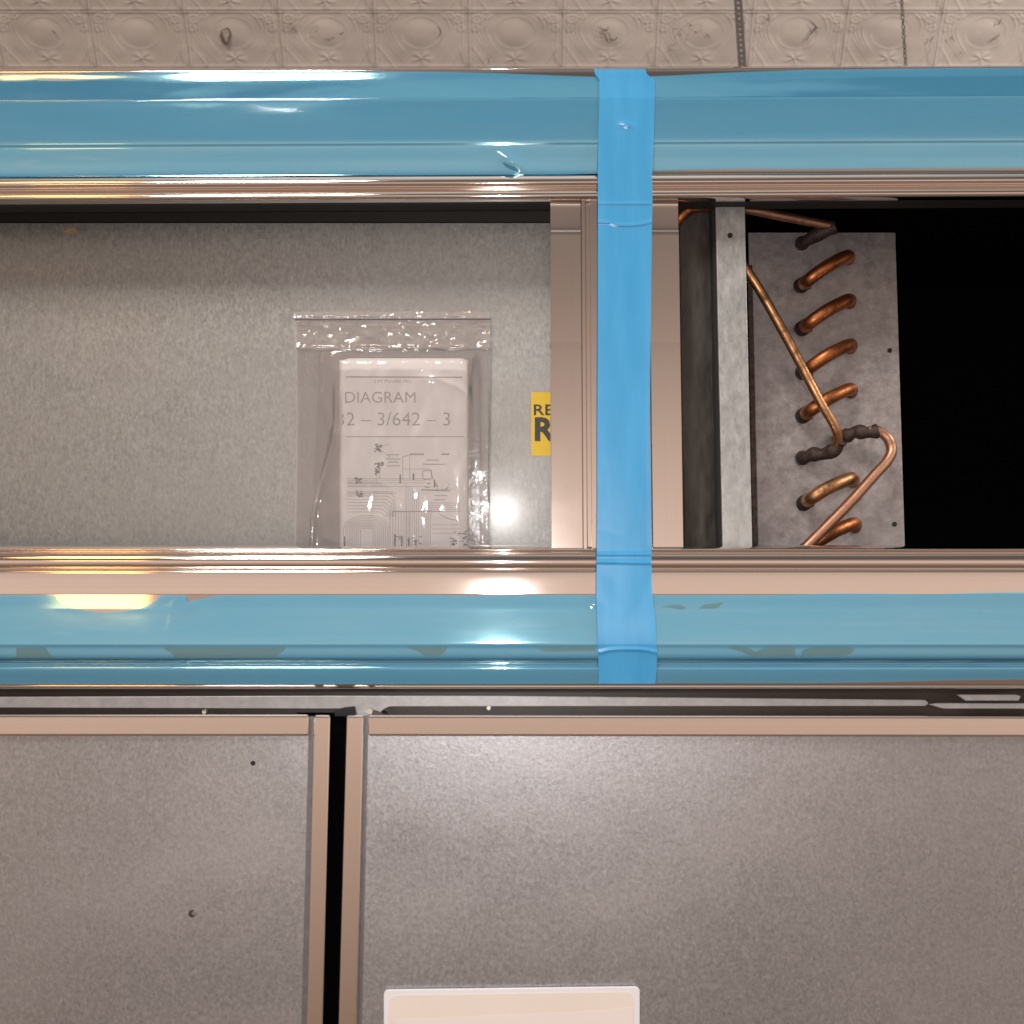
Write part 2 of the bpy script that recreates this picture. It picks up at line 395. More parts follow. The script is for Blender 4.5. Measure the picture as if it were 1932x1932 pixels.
def link_mesh():
    vs = []; fs = []; n, m = 20, 6; L = .0062; R = .0023; r = .00085
    for i in range(n):
        t = 2*math.pi*i/n; cx = math.cos(t)*R; cz = math.sin(t)*R + (L/2-R if math.sin(t) > 0 else -(L/2-R))*1.25
        nx, nzv = math.cos(t), math.sin(t)
        for k in range(m):
            p = 2*math.pi*k/m; vs.append((cx+nx*math.cos(p)*r, math.sin(p)*r, cz+nzv*math.cos(p)*r))
    for i in range(n):
        for k in range(m): fs.append((i*m+k, i*m+(k+1) % m, ((i+1) % n)*m+(k+1) % m, ((i+1) % n)*m+k))
    me = bpy.data.meshes.new('chain_link'); me.from_pydata(vs, [], fs); me.polygons.foreach_set('use_smooth', [True]*len(fs)); me.materials.append(M_steel); return me
lm = link_mesh(); a, b = P(1699, -30, ys), P(1711, 160, ys); nl = int((b-a).length/.0072)
for i in range(nl):
    o = bpy.data.objects.new('chain_link', lm); C.objects.link(o); o.parent = chain
    o.location = (b-a)*(i/nl); o.rotation_euler = (0, math.atan2((a-b).x, (a-b).z), (.35 if i % 2 else 1.75)+random.uniform(-.25, .25))

# ============================================================ REFRIGERATOR
fr = empty('refrigerator', P(966, 2050, .1))
tag(fr, 'built-in refrigerator with bare galvanised doors, aluminium trims and open top compartment', 'refrigerator')
fr_loc = fr.location.copy()
def adopt(o):                        # keep world placement under the moved Empty
    o.matrix_parent_inverse = fr.matrix_world.inverted(); return o
bpy.context.view_layer.update()
XL, XR = -.60, .60
def prof(ctrl):
    pts = catmull([Vector((v, y*1000, 0)) for v, y in ctrl], 6); return [(p.x, p.y/1000) for p in pts]
def at(pr, v):
    for i in range(len(pr)-1):
        if pr[i][0] <= v <= pr[i+1][0] or i == len(pr)-2:
            t = (v-pr[i][0])/max(1e-9, pr[i+1][0]-pr[i][0]); return pr[i][1]*(1-t)+pr[i+1][1]*t
def PZ(v, y): return P(966, v, y).z
up_c = [(128, .030), (129.5, .0085), (132, .0062), (150, .0046), (168, .0022), (184, -.0001), (186, -.0003), (190, -.0002), (205, -.0002), (232, .0000), (255, .0003), (268, .0008), (273, .0018), (279, .0024), (300, .0036), (328, .0052),
        (332, .0030), (339, .0008), (347, .0012), (353, .0052), (357, .0050), (362, .0010), (369, .0002), (376, .0030), (381, .012), (385, .030)]
lo_c = [(1029, .030), (1031, .012), (1034, .0045), (1038, .0022), (1043, .0052), (1047, .0030), (1057, .0012), (1068, .0018), (1073, .0045), (1077, .0022), (1085, .0016), (1118, .0012), (1122, .0011), (1145, -.0001), (1160, -.0007), (1205, -.0026), (1216, -.0029), (1222, -.0022),
        (1240, -.0011), (1246, .0018), (1250, .0048), (1254, .0046), (1259, .0022), (1266, .0024), (1285, .0052), (1294, .0071), (1301, .012), (1306, .030)]
pu, pl = prof(up_c), prof(lo_c)
UP_TILT = .005
def trim(name, pr, depth):
    vs = []; fs = []; sec = [(y, PZ(v, y)) for v, y in pr]
    sec = [(depth, sec[0][1])] + sec + [(depth, sec[-1][1])]
    n = len(sec)
    for x in (XL, XR):
        for y, z in sec: vs.append((x, y, z + (x*UP_TILT if pr is pu else 0)))
    for i in range(n-1): fs.append((i, i+1, n+i+1, n+i))
    fs.append((n-1, 0, n, 2*n-1)); fs.append(tuple(range(n))); fs.append(tuple(range(2*n-1, n-1, -1)))
    o = mesh(name, vs, fs, M_alu, fr, True); o.data.set_sharp_from_angle(angle=math.radians(50)); o.data.materials.append(M_dark)
    for k in (0, n-2, n-1, n-3): o.data.polygons[k].material_index = 1 if k or pr is pl else 0  # back and underside faces coloured dark, standing in for shade under the trim
    return adopt(o)
trim('upper_trim', pu, .045); trim('lower_trim', pl, .045)
# films
def film_obj(pr, top, bot, label, wr, seed, nu=520, nv=56, ua=-340, ub=2270):
    vs = []; fs = []
    for i in range(nu+1):
        u = ua + (ub-ua)*i/nu; x = (u-966)/F*D
        t0, t1 = top(u), bot(u)
        for j in range(nv+1):
            v = t0 + (t1-t0)*j/nv; y = at(pr, v)
            y -= .0008 + max(0, wr(u, v))
            vs.append((x, y, PZ(v, y) + (x*UP_TILT if pr is pu else 0)))
    for i in range(nu):
        for j in range(nv):
            k = i*(nv+1)+j; fs.append((k, k+1, k+nv+2, k+nv+1))
    o = mesh('protective_film', vs, fs, M_film, None, True); tag(o, label, 'film', 'blue protective films on the trims'); return o
def gaus(u, c, w): return math.exp(-((u-c)/w)**2)
def ftop(u): return 134 + 12*gaus(u, 1180, 230)*1.0 - 1.5*gaus(u, 430, 200) - 2*smooth(1500, 1950, u) + .8*nz(u*.01)
def fbot(u): return 330 + 1.6*nz(u*.004, 2) - 9*smooth(1000, 1400, u)
def wu(u, v):
    e = abs(nz(u*.0016+3, v*.012, 1))*.0004 + .0004*nz(u*.006, v*.03, 5)
    du, dv = u-964, v-302; e += .0044*gaus(du*.88+dv*.47, 0, 26)*gaus(-du*.47+dv*.88, 0, 11)        # diagonal pucker by the flash glare
    e += .0005*gaus(u, 20, 30)*gaus(v, 240, 40) + .0006*gaus(u, 1060, 40)*gaus(v, 250, 25)
    e += .0007*gaus(v, 262, 5)*gaus(u, 1560, 160)
    return e
film_obj(pu, ftop, fbot, 'glossy blue protective film on the upper trim, crossed by the tape', wu, 1)
def gtop(u): 
    hole = 32*max(0, 1-((u-205)/98)**2)**.55 if abs(u-205) < 98 else 0      # film peeled back from the edge
    if 352 < u < 410: hole = 14*(1-(u-352)/58)*smooth(352, 358, u)
    return 1123 + 2*nz(u*.006, 9) - 4*smooth(1250, 1900, u) + hole
def gbot(u): return 1291 - 2*smooth(900, 1300, u) - 7*smooth(1500, 1930, u)
def wl(u, v):
    e = abs(nz(u*.002+8, v*.008, 2))*.0005 + .0002*nz(u*.008, v*.04, 5)
    e += .0016*gaus(u, 205, 100)*gaus(v, gtop(u), 10) + .0012*gaus(u, 1121, 5)*gaus(v, 1139, 7)                            # blister that catches the warm lamp
    e += .0016*gaus(u, 360, 22)*gaus(v, 1142, 12) + .0010*max(0, 1-abs((u-340-(1160-v)*.5)/14))*gaus(v, 1150, 22)
    e += .0005*gaus(u, 1320, 60)*gaus(v, 1140, 6)
    return e
film_obj(pl, gtop, gbot, 'bright blue protective film on the lower trim just above the doors', wl, 2)
# dull patches under the lower film where it lifted
def patch(pts):
    vs = []
    for u, v in pts:
        y = at(pl, v)-.0013; q = P(u, v, y); vs.append((q.x, y, PZ(v, y)))
    n = len(vs); adopt(mesh('adhesive_stain', vs, [tuple(range(n))], M_stain, fr))
M_stain = clear('dull_adhesive_stain', .30, (.80, .82, .78), .35, 1.2, .2, (.24, .34, .33))
for pts in ([(30, 1222), (84, 1222), (98, 1240), (30, 1241)], [(306, 1222), (540, 1222), (528, 1234), (520, 1240), (330, 1241), (322, 1232)], [(762, 1220), (845, 1220), (838, 1232), (826, 1238), (802, 1238), (790, 1230)],
            [(1010, 1222), (1122, 1220), (1124, 1228), (1030, 1230)], [(1372, 1222), (1388, 1218), (1412, 1222), (1426, 1230), (1444, 1222), (1478, 1220), (1502, 1222), (1500, 1234), (1504, 1240), (1436, 1238), (1420, 1240), (1400, 1230)],
            [(1516, 1226), (1540, 1220), (1600, 1221), (1614, 1224), (1606, 1234), (1580, 1239), (1540, 1236), (1510, 1240)],
            [(1246, 1144), (1280, 1140), (1296, 1146), (1290, 1150)], [(1318, 1148), (1330, 1140), (1366, 1136), (1352, 1148)]):
    patch(pts)

# compartment
zt, zb = PZ(370, .05), PZ(1060, .05)
def part(o): return adopt(o)
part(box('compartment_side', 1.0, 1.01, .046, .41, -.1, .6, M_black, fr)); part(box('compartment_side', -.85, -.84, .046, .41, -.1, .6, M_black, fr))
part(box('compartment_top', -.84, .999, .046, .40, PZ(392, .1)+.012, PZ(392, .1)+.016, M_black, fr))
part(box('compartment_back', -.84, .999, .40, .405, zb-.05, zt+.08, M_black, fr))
part(box('compartment_floor', -.84, .999, .046, .40, zb-.03, zb-.026, M_dark, fr))
# tilted galvanised access panel
tl = math.radians(4.2); pn = Vector((0, -math.cos(tl), -math.sin(tl))); p0 = Vector((0, .100, PZ(960, .10)))
def PB(u, v, off=0): return PP(u, v, p0 + pn*off, pn)
q = [PB(-260, 1070), PB(1110, 1070), PB(1110, 421), PB(-260, 421)]
part(prism('access_panel', q, -pn*.002, M_galv, fr))
part(prism('panel_flange', [PB(-260, 419, -.018), PB(1110, 419, -.018), PB(1110, 386, -.018), PB(-260, 386, -.018)], -pn*.002, plain('dark_flange', (.028, .022, .019), .5, .2), fr))
M_st = plain('yellow_brown_stain', (.30, .19, .07), .7, grain=.3)
part(mesh('stain', [PB(135+12*math.cos(t)*(1+.3*math.sin(3*t)), 436+5*math.sin(t), .0003) for t in [k*math.pi/8 for k in range(16)]], [tuple(range(16))], M_st, fr))
# yellow label
wl_ = part(prism('warning_label', [PB(1003, 860, .0004), PB(1080, 860, .0004), PB(1080, 740, .0004), PB(1002, 740, .0004)], -pn*.0003, M_yellow, fr)); wl_['label'] = 'yellow warning sticker with black letters'
def text_mesh(s, name, mapf, mat, parent, width=None, height=None, clip=None, thick=0):
    cu = bpy.data.curves.new(name, 'FONT'); cu.body = s; cu.offset = thick; cu.resolution_u = 3
    o = bpy.data.objects.new(name, cu); C.objects.link(o); bpy.context.view_layer.update()
    me = bpy.data.meshes.new_from_object(o.evaluated_get(bpy.context.evaluated_depsgraph_get())); bpy.data.objects.remove(o)
    xs = [v.co.x for v in me.vertices]; ysv = [v.co.y for v in me.vertices]
    x0, x1, y0, y1 = min(xs), max(xs), min(ysv), max(ysv)
    bm = bmesh.new(); bm.from_mesh(me)
    for v in bm.verts:
        v.co.x = (v.co.x-x0)/(x1-x0)*width; v.co.y = (v.co.y-y0)/(y1-y0)*height
    if clip is not None:
        bmesh.ops.bisect_plane(bm, geom=bm.verts[:]+bm.edges[:]+bm.faces[:], plane_co=(clip, 0, 0), plane_no=(1, 0, 0), clear_inner=True)
    for v in bm.verts: v.co = mapf(v.co.x, v.co.y)
    bm.to_mesh(me); bm.free(); me.name = name; return link(name, me, mat, parent)
def chain_parent(o, par):
    o.parent = par
    o.matrix_parent_inverse = par.matrix_world.inverted(); return o
bpy.context.view_layer.update()
for s, u0, vb, w, h, th in (('RE', 1007, 783, 37, 20, .012), ('R', 1009, 832, 39, 45, .035)):
    chain_parent(text_mesh(s, 'lettering', lambda x, y, u0=u0, vb=vb: PB(u0+x, vb-y, .0009), M_lab, wl_, w, h, None, th), wl_)
# centre post
def post_strip(name, u0, u1, y0, y1, v0=374, v1=1040, mat=None, w=.0006):
    a, b = P(u0, 700, y0), P(u1, 700, y0)
    return part(box(name, a.x, b.x, y0, y1, PZ(v1, y0), PZ(v0, y0), mat or M_aluv, fr, w))
def post_face(name, u0, u1, yb):
    vs = []; fs = []; a, b = P(u0, 700, yb), P(u1, 700, yb)
    ctrl = [(366, .0105), (378, .0070), (383, .0060), (390, .0066), (430, .0064), (436, .0054), (441, .0047), (470, .0047), (640, .0047), (652, .0046), (664, .0045), (860, .0040), (1042, .0036)]
    pr = prof([(v, y-.004+yb) for v, y in ctrl])
    for x, back_ in ((a.x, 1), (a.x, 0), (a.x+.0003, -1), (b.x-.0003, -1), (b.x, 0), (b.x, 1)):
        for v, y in pr: vs.append((x, y + (.012 if back_ == 1 else (.0008 if back_ == 0 else 0)), PZ(v, y)))
    n = len(pr)
    for k in range(5):
        for i in range(n-1): fs.append((k*n+i, (k+1)*n+i, (k+1)*n+i+1, k*n+i+1))
    o = mesh(name, vs, fs, M_aluv, fr, True); o.data.set_sharp_from_angle(angle=math.radians(28)); return part(o)
post_face('post_face', 1039, 1098, .005); post_face('post_face', 1228, 1285, .008)
post_strip('post_core', 1042, 1280, .014, .06)
post_strip('post_bead', 1099, 1106, .0035, .014); post_strip('post_bead', 1115, 1130, .0045, .014); post_strip('post_groove', 1106, 1115, .0095, .0138)
# right bay: insulation, bracket, coil plate
def quad_px(name, c, y0, depth, mat, w=0):
    return part(prism(name, [P(u, v, y0) for u, v in c], (0, depth, 0), mat, fr, w))
def ins():
    vs = []; fs = []; nu, nv = 14, 80
    for j in range(nv+1):
        t = j/nv; v = 378 + (1050-378)*t
        for i in range(nu+1):
            s = i/nu; u = (1276+14*t) + (1356+12*t - (1276+14*t))*s; y = .062 - .006*math.sin(s*math.pi) + .002*nz(s*3, t*7, 2) + .0020*nz(s*9, t*26, 4) + .0015*nz(s*5+t*20, t*9, 14)
            vs.append(P(u, v, y))
    for j in range(nv):
        for i in range(nu):
            k = j*(nu+1)+i; fs.append((k, k+nu+1, k+nu+2, k+1))
    o = mesh('insulation_strip', vs, fs, M_ins, fr, True)
    m = o.modifiers.new('solid', 'SOLIDIFY'); m.thickness = .01; return part(o)
ins()
br = quad_px('bracket', [(1350, 376), (1405, 376), (1420, 1050), (1364, 1050)], .040, .004, M_strip, .0006)
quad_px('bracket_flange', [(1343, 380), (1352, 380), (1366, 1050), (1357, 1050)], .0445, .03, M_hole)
cp_ = quad_px('coil_plate', [(1412, 439), (1689, 439), (1708, 1060), (1426, 1060)], .150, .003, M_plate)
quad_px('rusty_edge', [(1410, 500), (1419, 500), (1431, 1060), (1420, 1060)], .120, .012, M_rust)
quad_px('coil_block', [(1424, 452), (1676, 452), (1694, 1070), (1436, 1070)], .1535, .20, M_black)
def disc(name, u, v, y, rpx, mat, depth=.0006):
    q = [P(u+rpx*math.cos(t), v+rpx*math.sin(t), y) for t in [k*math.pi/7 for k in range(14)]]
    return part(prism(name, q, (0, depth, 0), mat, fr))
disc('screw_hole', 1377.5, 444, .0395, 5, M_hole, .0004); disc('screw_hole', 1679, 661, .1495, 4.5, M_hole, .0004); disc('screw_hole', 1688, 989, .1495, 4.5, M_hole, .0004)
def zp(x, y, d): return P(1241+.3597*x, 357.4+.3597*y, d)
YP = .150
def bend(x0, y0, x1, y1, mat, name='return_bend'):
    pts = [zp(x0, y0, YP-.001), zp(x0+6, y0-4, YP-.010)]
    for t in (.12, .32, .55, .78, .93):
        pts.append(zp(x0+(x1-x0)*t, y0+(y1-y0)*t - 14*math.sin(math.pi*t), YP-.014-.020*math.sin(math.pi*(.15+.75*t))))
    pts += [zp(x1, y1+6, YP-.012), zp(x1-4, y1+26, YP+.002)]
    return part(tube(name, pts, .0066, mat, fr, 5))
def collar(x0, y0, dx=1, r=.0075):
    return part(tube('brazed_collar', [zp(x0-12, y0+8, YP+.001), zp(x0-4, y0+2, YP-.007), zp(x0+22*dx, y0-14, YP-.013)], r, M_flux, fr, 4, rf=lambda t: 1+.10*math.sin(t*17)))
for i, (x0, y0, x1, y1, m) in enumerate(((760, 500, 1000, 345, M_cu), (765, 725, 1008, 575, M_cu), (770, 955, 1014, 810, M_cu), (770, 1182, 1016, 1043, M_cu), (775, 1640, 1026, 1512, M_cu3), (785, 1885, 1036, 1748, M_cu))):
    bend(x0, y0, x1, y1, m); collar(x0, y0)
    part(tube('solder_ring', [zp(x0+14, y0-8, YP-.0140), zp(x0+24, y0-14, YP-.0155)], .0079, M_cu2, fr, 3))
# stubs and long tubes
part(tube('brazed_joint', [zp(755, 285, YP), zp(770, 275, YP-.012), zp(830, 240, YP-.02), zp(890, 215, YP-.026), zp(925, 195, YP-.028)], .0068, M_flux, fr, 5, rf=lambda t: 1+.12*math.sin(t*15)))
part(tube('copper_tube', [zp(920, 192, YP-.028), zp(880, 186, YP-.030), zp(800, 170, YP-.032), zp(640, 138, YP-.036), zp(460, 104, YP-.040), zp(330, 95, YP-.045), zp(200, 85, YP-.05), zp(120, 80, YP-.05)], .0046, M_cu2, fr, 8))
part(tube('copper_tube', [zp(80, 190, .055), zp(125, 140, .052), zp(180, 100, .050), zp(265, 88, .050), zp(330, 90, .055)], .0050, M_cu, fr, 8))
part(tube('copper_tube', [zp(400, 340, .085), zp(480, 445, .090), zp(560, 572, .094), zp(700, 825, .098), zp(850, 1110, .102), zp(925, 1240, .108), zp(944, 1310, .116), zp(915, 1370, .126), zp(868, 1388, .132)], .0046, M_cu3, fr, 8))
part(tube('brazed_joint', [zp(755, 1408, YP), zp(775, 1405, YP-.010), zp(815, 1390, .136), zp(870, 1388, .131), zp(930, 1362, .124), zp(958, 1320, .118)], .0068, M_flux, fr, 5, rf=lambda t: 1+.14*math.sin(t*19)))
part(tube('brazed_joint', [zp(950, 1318, YP), zp(960, 1300, .138), zp(1000, 1288, .128), zp(1040, 1272, .124), zp(1100, 1275, .120), zp(1150, 1268, .119)], .0066, M_flux, fr, 5, rf=lambda t: 1+.15*math.sin(t*21)))
part(tube('copper_tube', [zp(1100, 1272, .120), zp(1150, 1266, .118), zp(1202, 1300, .116), zp(1226, 1362, .114), zp(1205, 1420, .112), zp(1135, 1500, .108), zp(1000, 1650, .102), zp(780, 1872, .094), zp(640, 2010, .09)], .0052, M_cu2, fr, 8))
# gap strip above the doors, hinge plates
part(box('door_gasket', XL, XR, .030, .045, PZ(1420, .03), PZ(1290, .03), M_gap, fr))
yh = .014
hp = [(-260, 1315), (0, 1315), (620, 1313), (946, 1313), (1745, 1321), (1752, 1326), (1746, 1332), (1200, 1332.5), (735, 1333), (724, 1338), (716, 1346), (694, 1352), (672, 1348), (668, 1337), (620, 1337), (0, 1335), (-260, 1335)]
part(prism('hinge_plate', [P(u, v, yh) for u, v in hp], (0, .003, 0), M_grey, fr, .0004))
part(prism('hinge_plate', [P(u, v, yh) for u, v in [(1752, 1329), (1772, 1327), (2200, 1328), (2200, 1337), (1780, 1337)]], (0, .003, 0), M_grey, fr, .0004))
part(prism('hinge_tab', [P(u, v, yh-.002) for u, v in [(1806, 1311), (1918, 1311), (1926, 1314), (1922, 1322), (1822, 1322)]], (0, .003, 0), M_grey, fr, .0004))
for u, v, r_ in ((385, 1343, 4), (922, 1336, 4), (697, 1342, 6)):
    c = disc('hinge_screw', u, v, .008, r_, M_screw, .006)
part(prism('hinge_knuckle', [P(u, v, .007) for u, v in [(632, 1340), (648, 1336), (668, 1334), (670, 1350), (660, 1352), (630, 1352)]], (0, .02, 0), M_hole, fr, .001))
part(prism('hinge_knuckle', [P(u, v, .009) for u, v in [(696, 1346), (704, 1340), (726, 1348), (728, 1356), (694, 1358)]], (0, .02, 0), M_gap, fr, .001))
part(pxbox('door_gap_shade', 560, 1345, 700, 2160, .0275, .0295, M_black, fr))  # black sheet behind the doors, painting the shade in the gap
M_railshade = plain('rail_shade_grey', (.16, .155, .16), .5, .5)  # grey of the flat strips that stand in for shade beside the side rails
# doors
def door(side):
    L = side == 'l'
    if L: c = [(-260, 1356), (612, 1356), (592, 2160), (-260, 2160)]
    else: c = [(660, 1356), (2200, 1356), (2240, 2160), (652, 2160)]
    d = part(prism('door', [P(u, v, .0065) for u, v in c], (0, .022, 0), M_door, fr))
    d['label'] = 'left door with bare galvanised skin' if L else 'right door carrying the white card'
    bpy.context.view_layer.update()
    def sub(o): return chain_parent(o, d)
    def q(name, cc, y0, dep, m, w=.0020): return sub(prism(name, [P(u, v, y0) for u, v in cc], (0, dep, 0), m, d, w, 3))
    if L:
        q('top_rail', [(-260, 1349), (582, 1349), (582, 1389), (-260, 1389)], -.0005, .0065, M_alu)
        q('side_rail', [(592, 1350), (623, 1350), (603, 2160), (572, 2160)], -.0010, .0070, M_aluv)
        q('rail_shade_strip', [(583, 1352), (592, 1352), (573, 2160), (563, 2160)], .0055, .001, M_railshade, 0)
        for u, v, r_ in ((477, 1440, 4.5), (362, 1724, 7)):
            sub(disc('screw_hole', u, v, .0058, r_, M_rust if r_ > 5 else M_hole, .0007))
        sub(disc('screw', 366, 1723, .0052, 4, M_screw, .0007))
    else:
        q('top_rail', [(694, 1350), (2200, 1352), (2200, 1391), (694, 1389)], -.0005, .0065, M_alu)
        q('side_rail', [(653, 1350), (686, 1350), (667, 2160), (631, 2160)], -.0010, .0070, M_aluv)
        q('rail_shade_strip', [(687, 1352), (695, 1352), (677, 2160), (668, 2160)], .0055, .001, M_railshade, 0)
    return d
door('l'); door('r')
for u, v, w_ in ((700, 1352, 5),):
    pass

# ============================================================ TAPE
def tape_obj():
    rows = [(130, 1121, 1217), (140, 1123, 1221), (149, 1130, 1232), (152, 1131, 1235), (190, 1131, 1235), (260, 1129, 1234), (330, 1128, 1230), (380, 1128, 1231), (430, 1128, 1230), (600, 1128, 1228), (800, 1127, 1226), (960, 1127, 1229), (1040, 1126, 1229), (1110, 1125, 1230), (1180, 1127, 1237), (1230, 1128, 1240), (1262, 1130, 1239), (1290, 1130, 1236)]
    def edge(v):
        for i in range(len(rows)-1):
            if rows[i][0] <= v <= rows[i+1][0]:
                t = (v-rows[i][0])/(rows[i+1][0]-rows[i][0]); return rows[i][1]*(1-t)+rows[i+1][1]*t, rows[i][2]*(1-t)+rows[i+1][2]*t
        return rows[-1][1:]
    vs = []; fs = []; n = 700; m = 16
    vlist = [130 + (1290-130)*i/n for i in range(n+1)]
    for v in vlist:
        uL, uR = edge(v)
        if v < 186: y = at(pu, max(133, v)) - .0022
        elif v < 376: y = -.0024 + .001*smooth(186, 376, v)
        elif v < 1050: y = -.0014 + .0006*math.sin((v-376)/674*math.pi)*1.0
        elif v <= 1216: y = min(at(pl, v), .0005 - .0040*smooth(1050, 1205, v)) - .0020
        else: y = min(at(pl, v)-.0018, -.0055+(v-1216)*.00010)
        for j in range(m+1):
            s = j/m; yy = y + .0014*(s-.5)**2*smooth(380, 500, v)*(1-smooth(900, 1040, v))
            sag = 5*math.sin(s*math.pi)
            for c, w, a in ((384, 2.5, .0011), (418+(7 if .3 < s < .9 else 3)*math.sin(s*3.0), 3.0, .0013), (1046, 2.5, .0010), (1060+2*s, 3.0, .0012), (1225+7*abs(2*s-1)**3*1, 2.8, .0013)):
                yy -= a*gaus(v, c, w)
            yy -= .0020*gaus(v-(s-.5)*12, 236, 6)*gaus(s, .52, .11) + .0008*abs(nz(s*1.2+3, v*.008, 7))*smooth(430, 500, v)
            vs.append(P(uL+(uR-uL)*s, v, yy))
    for i in range(n):
        for j in range(m):
            k = i*(m+1)+j; fs.append((k, k+m+1, k+m+2, k+1))
    o = mesh('tape_strip', vs, fs, M_tape, None, True)
    tag(o, 'wide blue packing tape stretched vertically across both trims and the opening', 'tape')
tape_obj()

# ============================================================ DOCUMENT BAG
bag = empty('document_bag', PB(740, 1040, .004)); tag(bag, 'clear zip bag holding a folded wiring diagram on the galvanised panel', 'bag')
bpy.context.view_layer.update()
def bp_(o): return chain_parent(o, bag)
def bag_sheet(name, u0f, u1f, v0, v1, hf, mat, nu=110, nv=120):
    vs = []; fs = []
    for j in range(nv+1):
        v = v0+(v1-v0)*j/nv
        a, b = u0f(v), u1f(v)
        for i in range(nu+1):
            u = a+(b-a)*i/nu; vs.append(PB(u, v + (1.5*nz(u*.05, 1) if j == 0 else 0), hf(u, v)))
    for j in range(nv):
        for i in range(nu):
            k = j*(nu+1)+i; fs.append((k, k+nu+1, k+nu+2, k+1))
    return bp_(mesh(name, vs, fs, mat, bag, True))
PU0, PU1, PV0 = 640, 884, 676
def infront(u, v):
    ins_ = smooth(600, 650, u)*(1-smooth(880, 905, u))*smooth(655, 690, v)
    h = .0035 + .0078*ins_
    h += .0010*abs(nz(u*.02, v*.012, 4)) + .0006*nz(u*.06, v*.03, 9)
    h += .0030*gaus(u, 902, 6)*smooth(670, 720, v) + .0028*gaus(u, 918, 4)*smooth(660, 760, v)          # side folds
    fold = 634 - 45*smooth(780, 1000, v)
    h += .0032*gaus(u, fold, 4)*smooth(700, 760, v)
    d = v - (705 + (u-790)**2*.0035)
    h += .0014*gaus(d, 0, 9)*smooth(780, 800, u)*(1-smooth(880, 890, u))
    h += .0018*gaus(u, 862, 9)*smooth(860, 900, v)
    h += .0010*gaus(u, 590+(v-690)*.3, 8)*smooth(660, 680, v)*(1-smooth(800, 850, v))
    return h
def headf(u, v):
    return .0045 + .0014*gaus(v, 600, 2.5) + .0012*gaus(v, 656, 3) + .0015*abs(nz(u*.06, v*.05, 2)) + .0022*nz(u*.035, v*.07, 6)
bag_sheet('bag_front', lambda v: 557+3*math.sin(v*.01), lambda v: 924+1.5*math.sin(v*.02), 658, 1060, infront, M_bag)
bag_sheet('bag_back', lambda v: 558, lambda v: 923, 650, 1060, lambda u, v: .0015+.0006*nz(u*.03, v*.03, 1), M_bag, 40, 40)
bag_sheet('bag_header', lambda v: 553+(v-588)*.05, lambda v: 925, 588, 660, headf, M_bagh, 120, 40)
bp_(mesh('zip_line', [PB(u, v, .0072) for u, v in [(556, 602), (925, 601), (925, 603.5), (556, 604.5)]], [(0, 1, 2, 3)], M_ink2, bag))
M_pouch = plain('grey_paper_edge', (.40, .37, .36), .7, grain=.05)
bag_sheet('inner_sleeve', lambda v: 600-12*smooth(700, 1000, v), lambda v: 905, 668, 1060, lambda u, v: .0026+.0010*smooth(600, 640, u), clear('milky_sleeve', .5, (.9, .9, .9), .2, 1.4, .3, (.42, .38, .37)), 40, 30)
def paper():
    vs = []; fs = []; nu, nv = 40, 40
    for j in range(nv+1):
        v = PV0+(1060-PV0)*j/nv
        for i in range(nu+1):
            s = i/nu; u = PU0+(PU1-PU0)*s; r = min(s, 1-s)
            e = 6*math.sqrt(max(0, 1-min(1, s/.06)**2))*.6 + 6*math.sqrt(max(0, 1-min(1, (1-s)/.04)**2))*.6
            vs.append(PB(u, v + (e if j == 0 else 0), PHF(s)))
    for j in range(nv):
        for i in range(nu):
            k = j*(nu+1)+i; fs.append((k, k+nu+1, k+nu+2, k+1))
    o = mesh('paper', vs, fs, M_paper, bag, True); m = o.modifiers.new('s', 'SOLIDIFY'); m.thickness = .0028; m.offset = -1 ; return bp_(o)
def PHF(s): return .0050 + .0024*(1-smooth(0, .02, .02-min(s, .02)))*smooth(0, .03, s)*(1-smooth(.96, 1, s)) + .0006*math.sin(s*3)
pap = paper(); bpy.context.view_layer.update()
def SUB(o): return chain_parent(o, pap)
def PF(u, v): return PB(u, v, PHF((u-PU0)/(PU1-PU0)) + .00022)
SUB(text_mesh('DIAGRAM', 'lettering', lambda x, y: PF(651+x, 760-y), M_ink, pap, 133, 21, None, -.003))
SUB(text_mesh('632 – 3/642 – 3', 'lettering', lambda x, y: PF(617+x, 803-y), M_ink, pap, 232, 25, 25, -.006))
SUB(text_mesh('S-M Parallel No.', 'lettering', lambda x, y: PF(705+x, 722-y), M_ink, pap, 72, 6, None, 0))
lv = []; lf = []
def ln(u0, v0, u1, v1, w=1.0):
    L = math.hypot(u1-u0, v1-v0) or 1; nx, ny = -(v1-v0)/L*w/2, (u1-u0)/L*w/2; k = max(1, int(L/12)); b0 = len(lv)
    for i in range(k+1):
        t = i/k; u, v = u0+(u1-u0)*t, v0+(v1-v0)*t
        lv.append(PF(u+nx, v+ny)); lv.append(PF(u-nx, v-ny))
    for i in range(k): lf.append((b0+2*i, b0+2*i+1, b0+2*i+3, b0+2*i+2))
def pl_(pts, w=1.0):
    for a, b in zip(pts, pts[1:]): ln(*a, *b, w)
ln(642, 711, 883, 712, 2.6); ln(642, 824, 884, 824, 1.6)
for k in range(9): ln(643, 903+k*3.1+(6 if k > 5 else 0), 700+ (k*7 % 50), 903+k*3.1+(6 if k > 5 else 0), .9)
for v in (903, 906, 911, 918): ln(643, v, 815, v, .8)
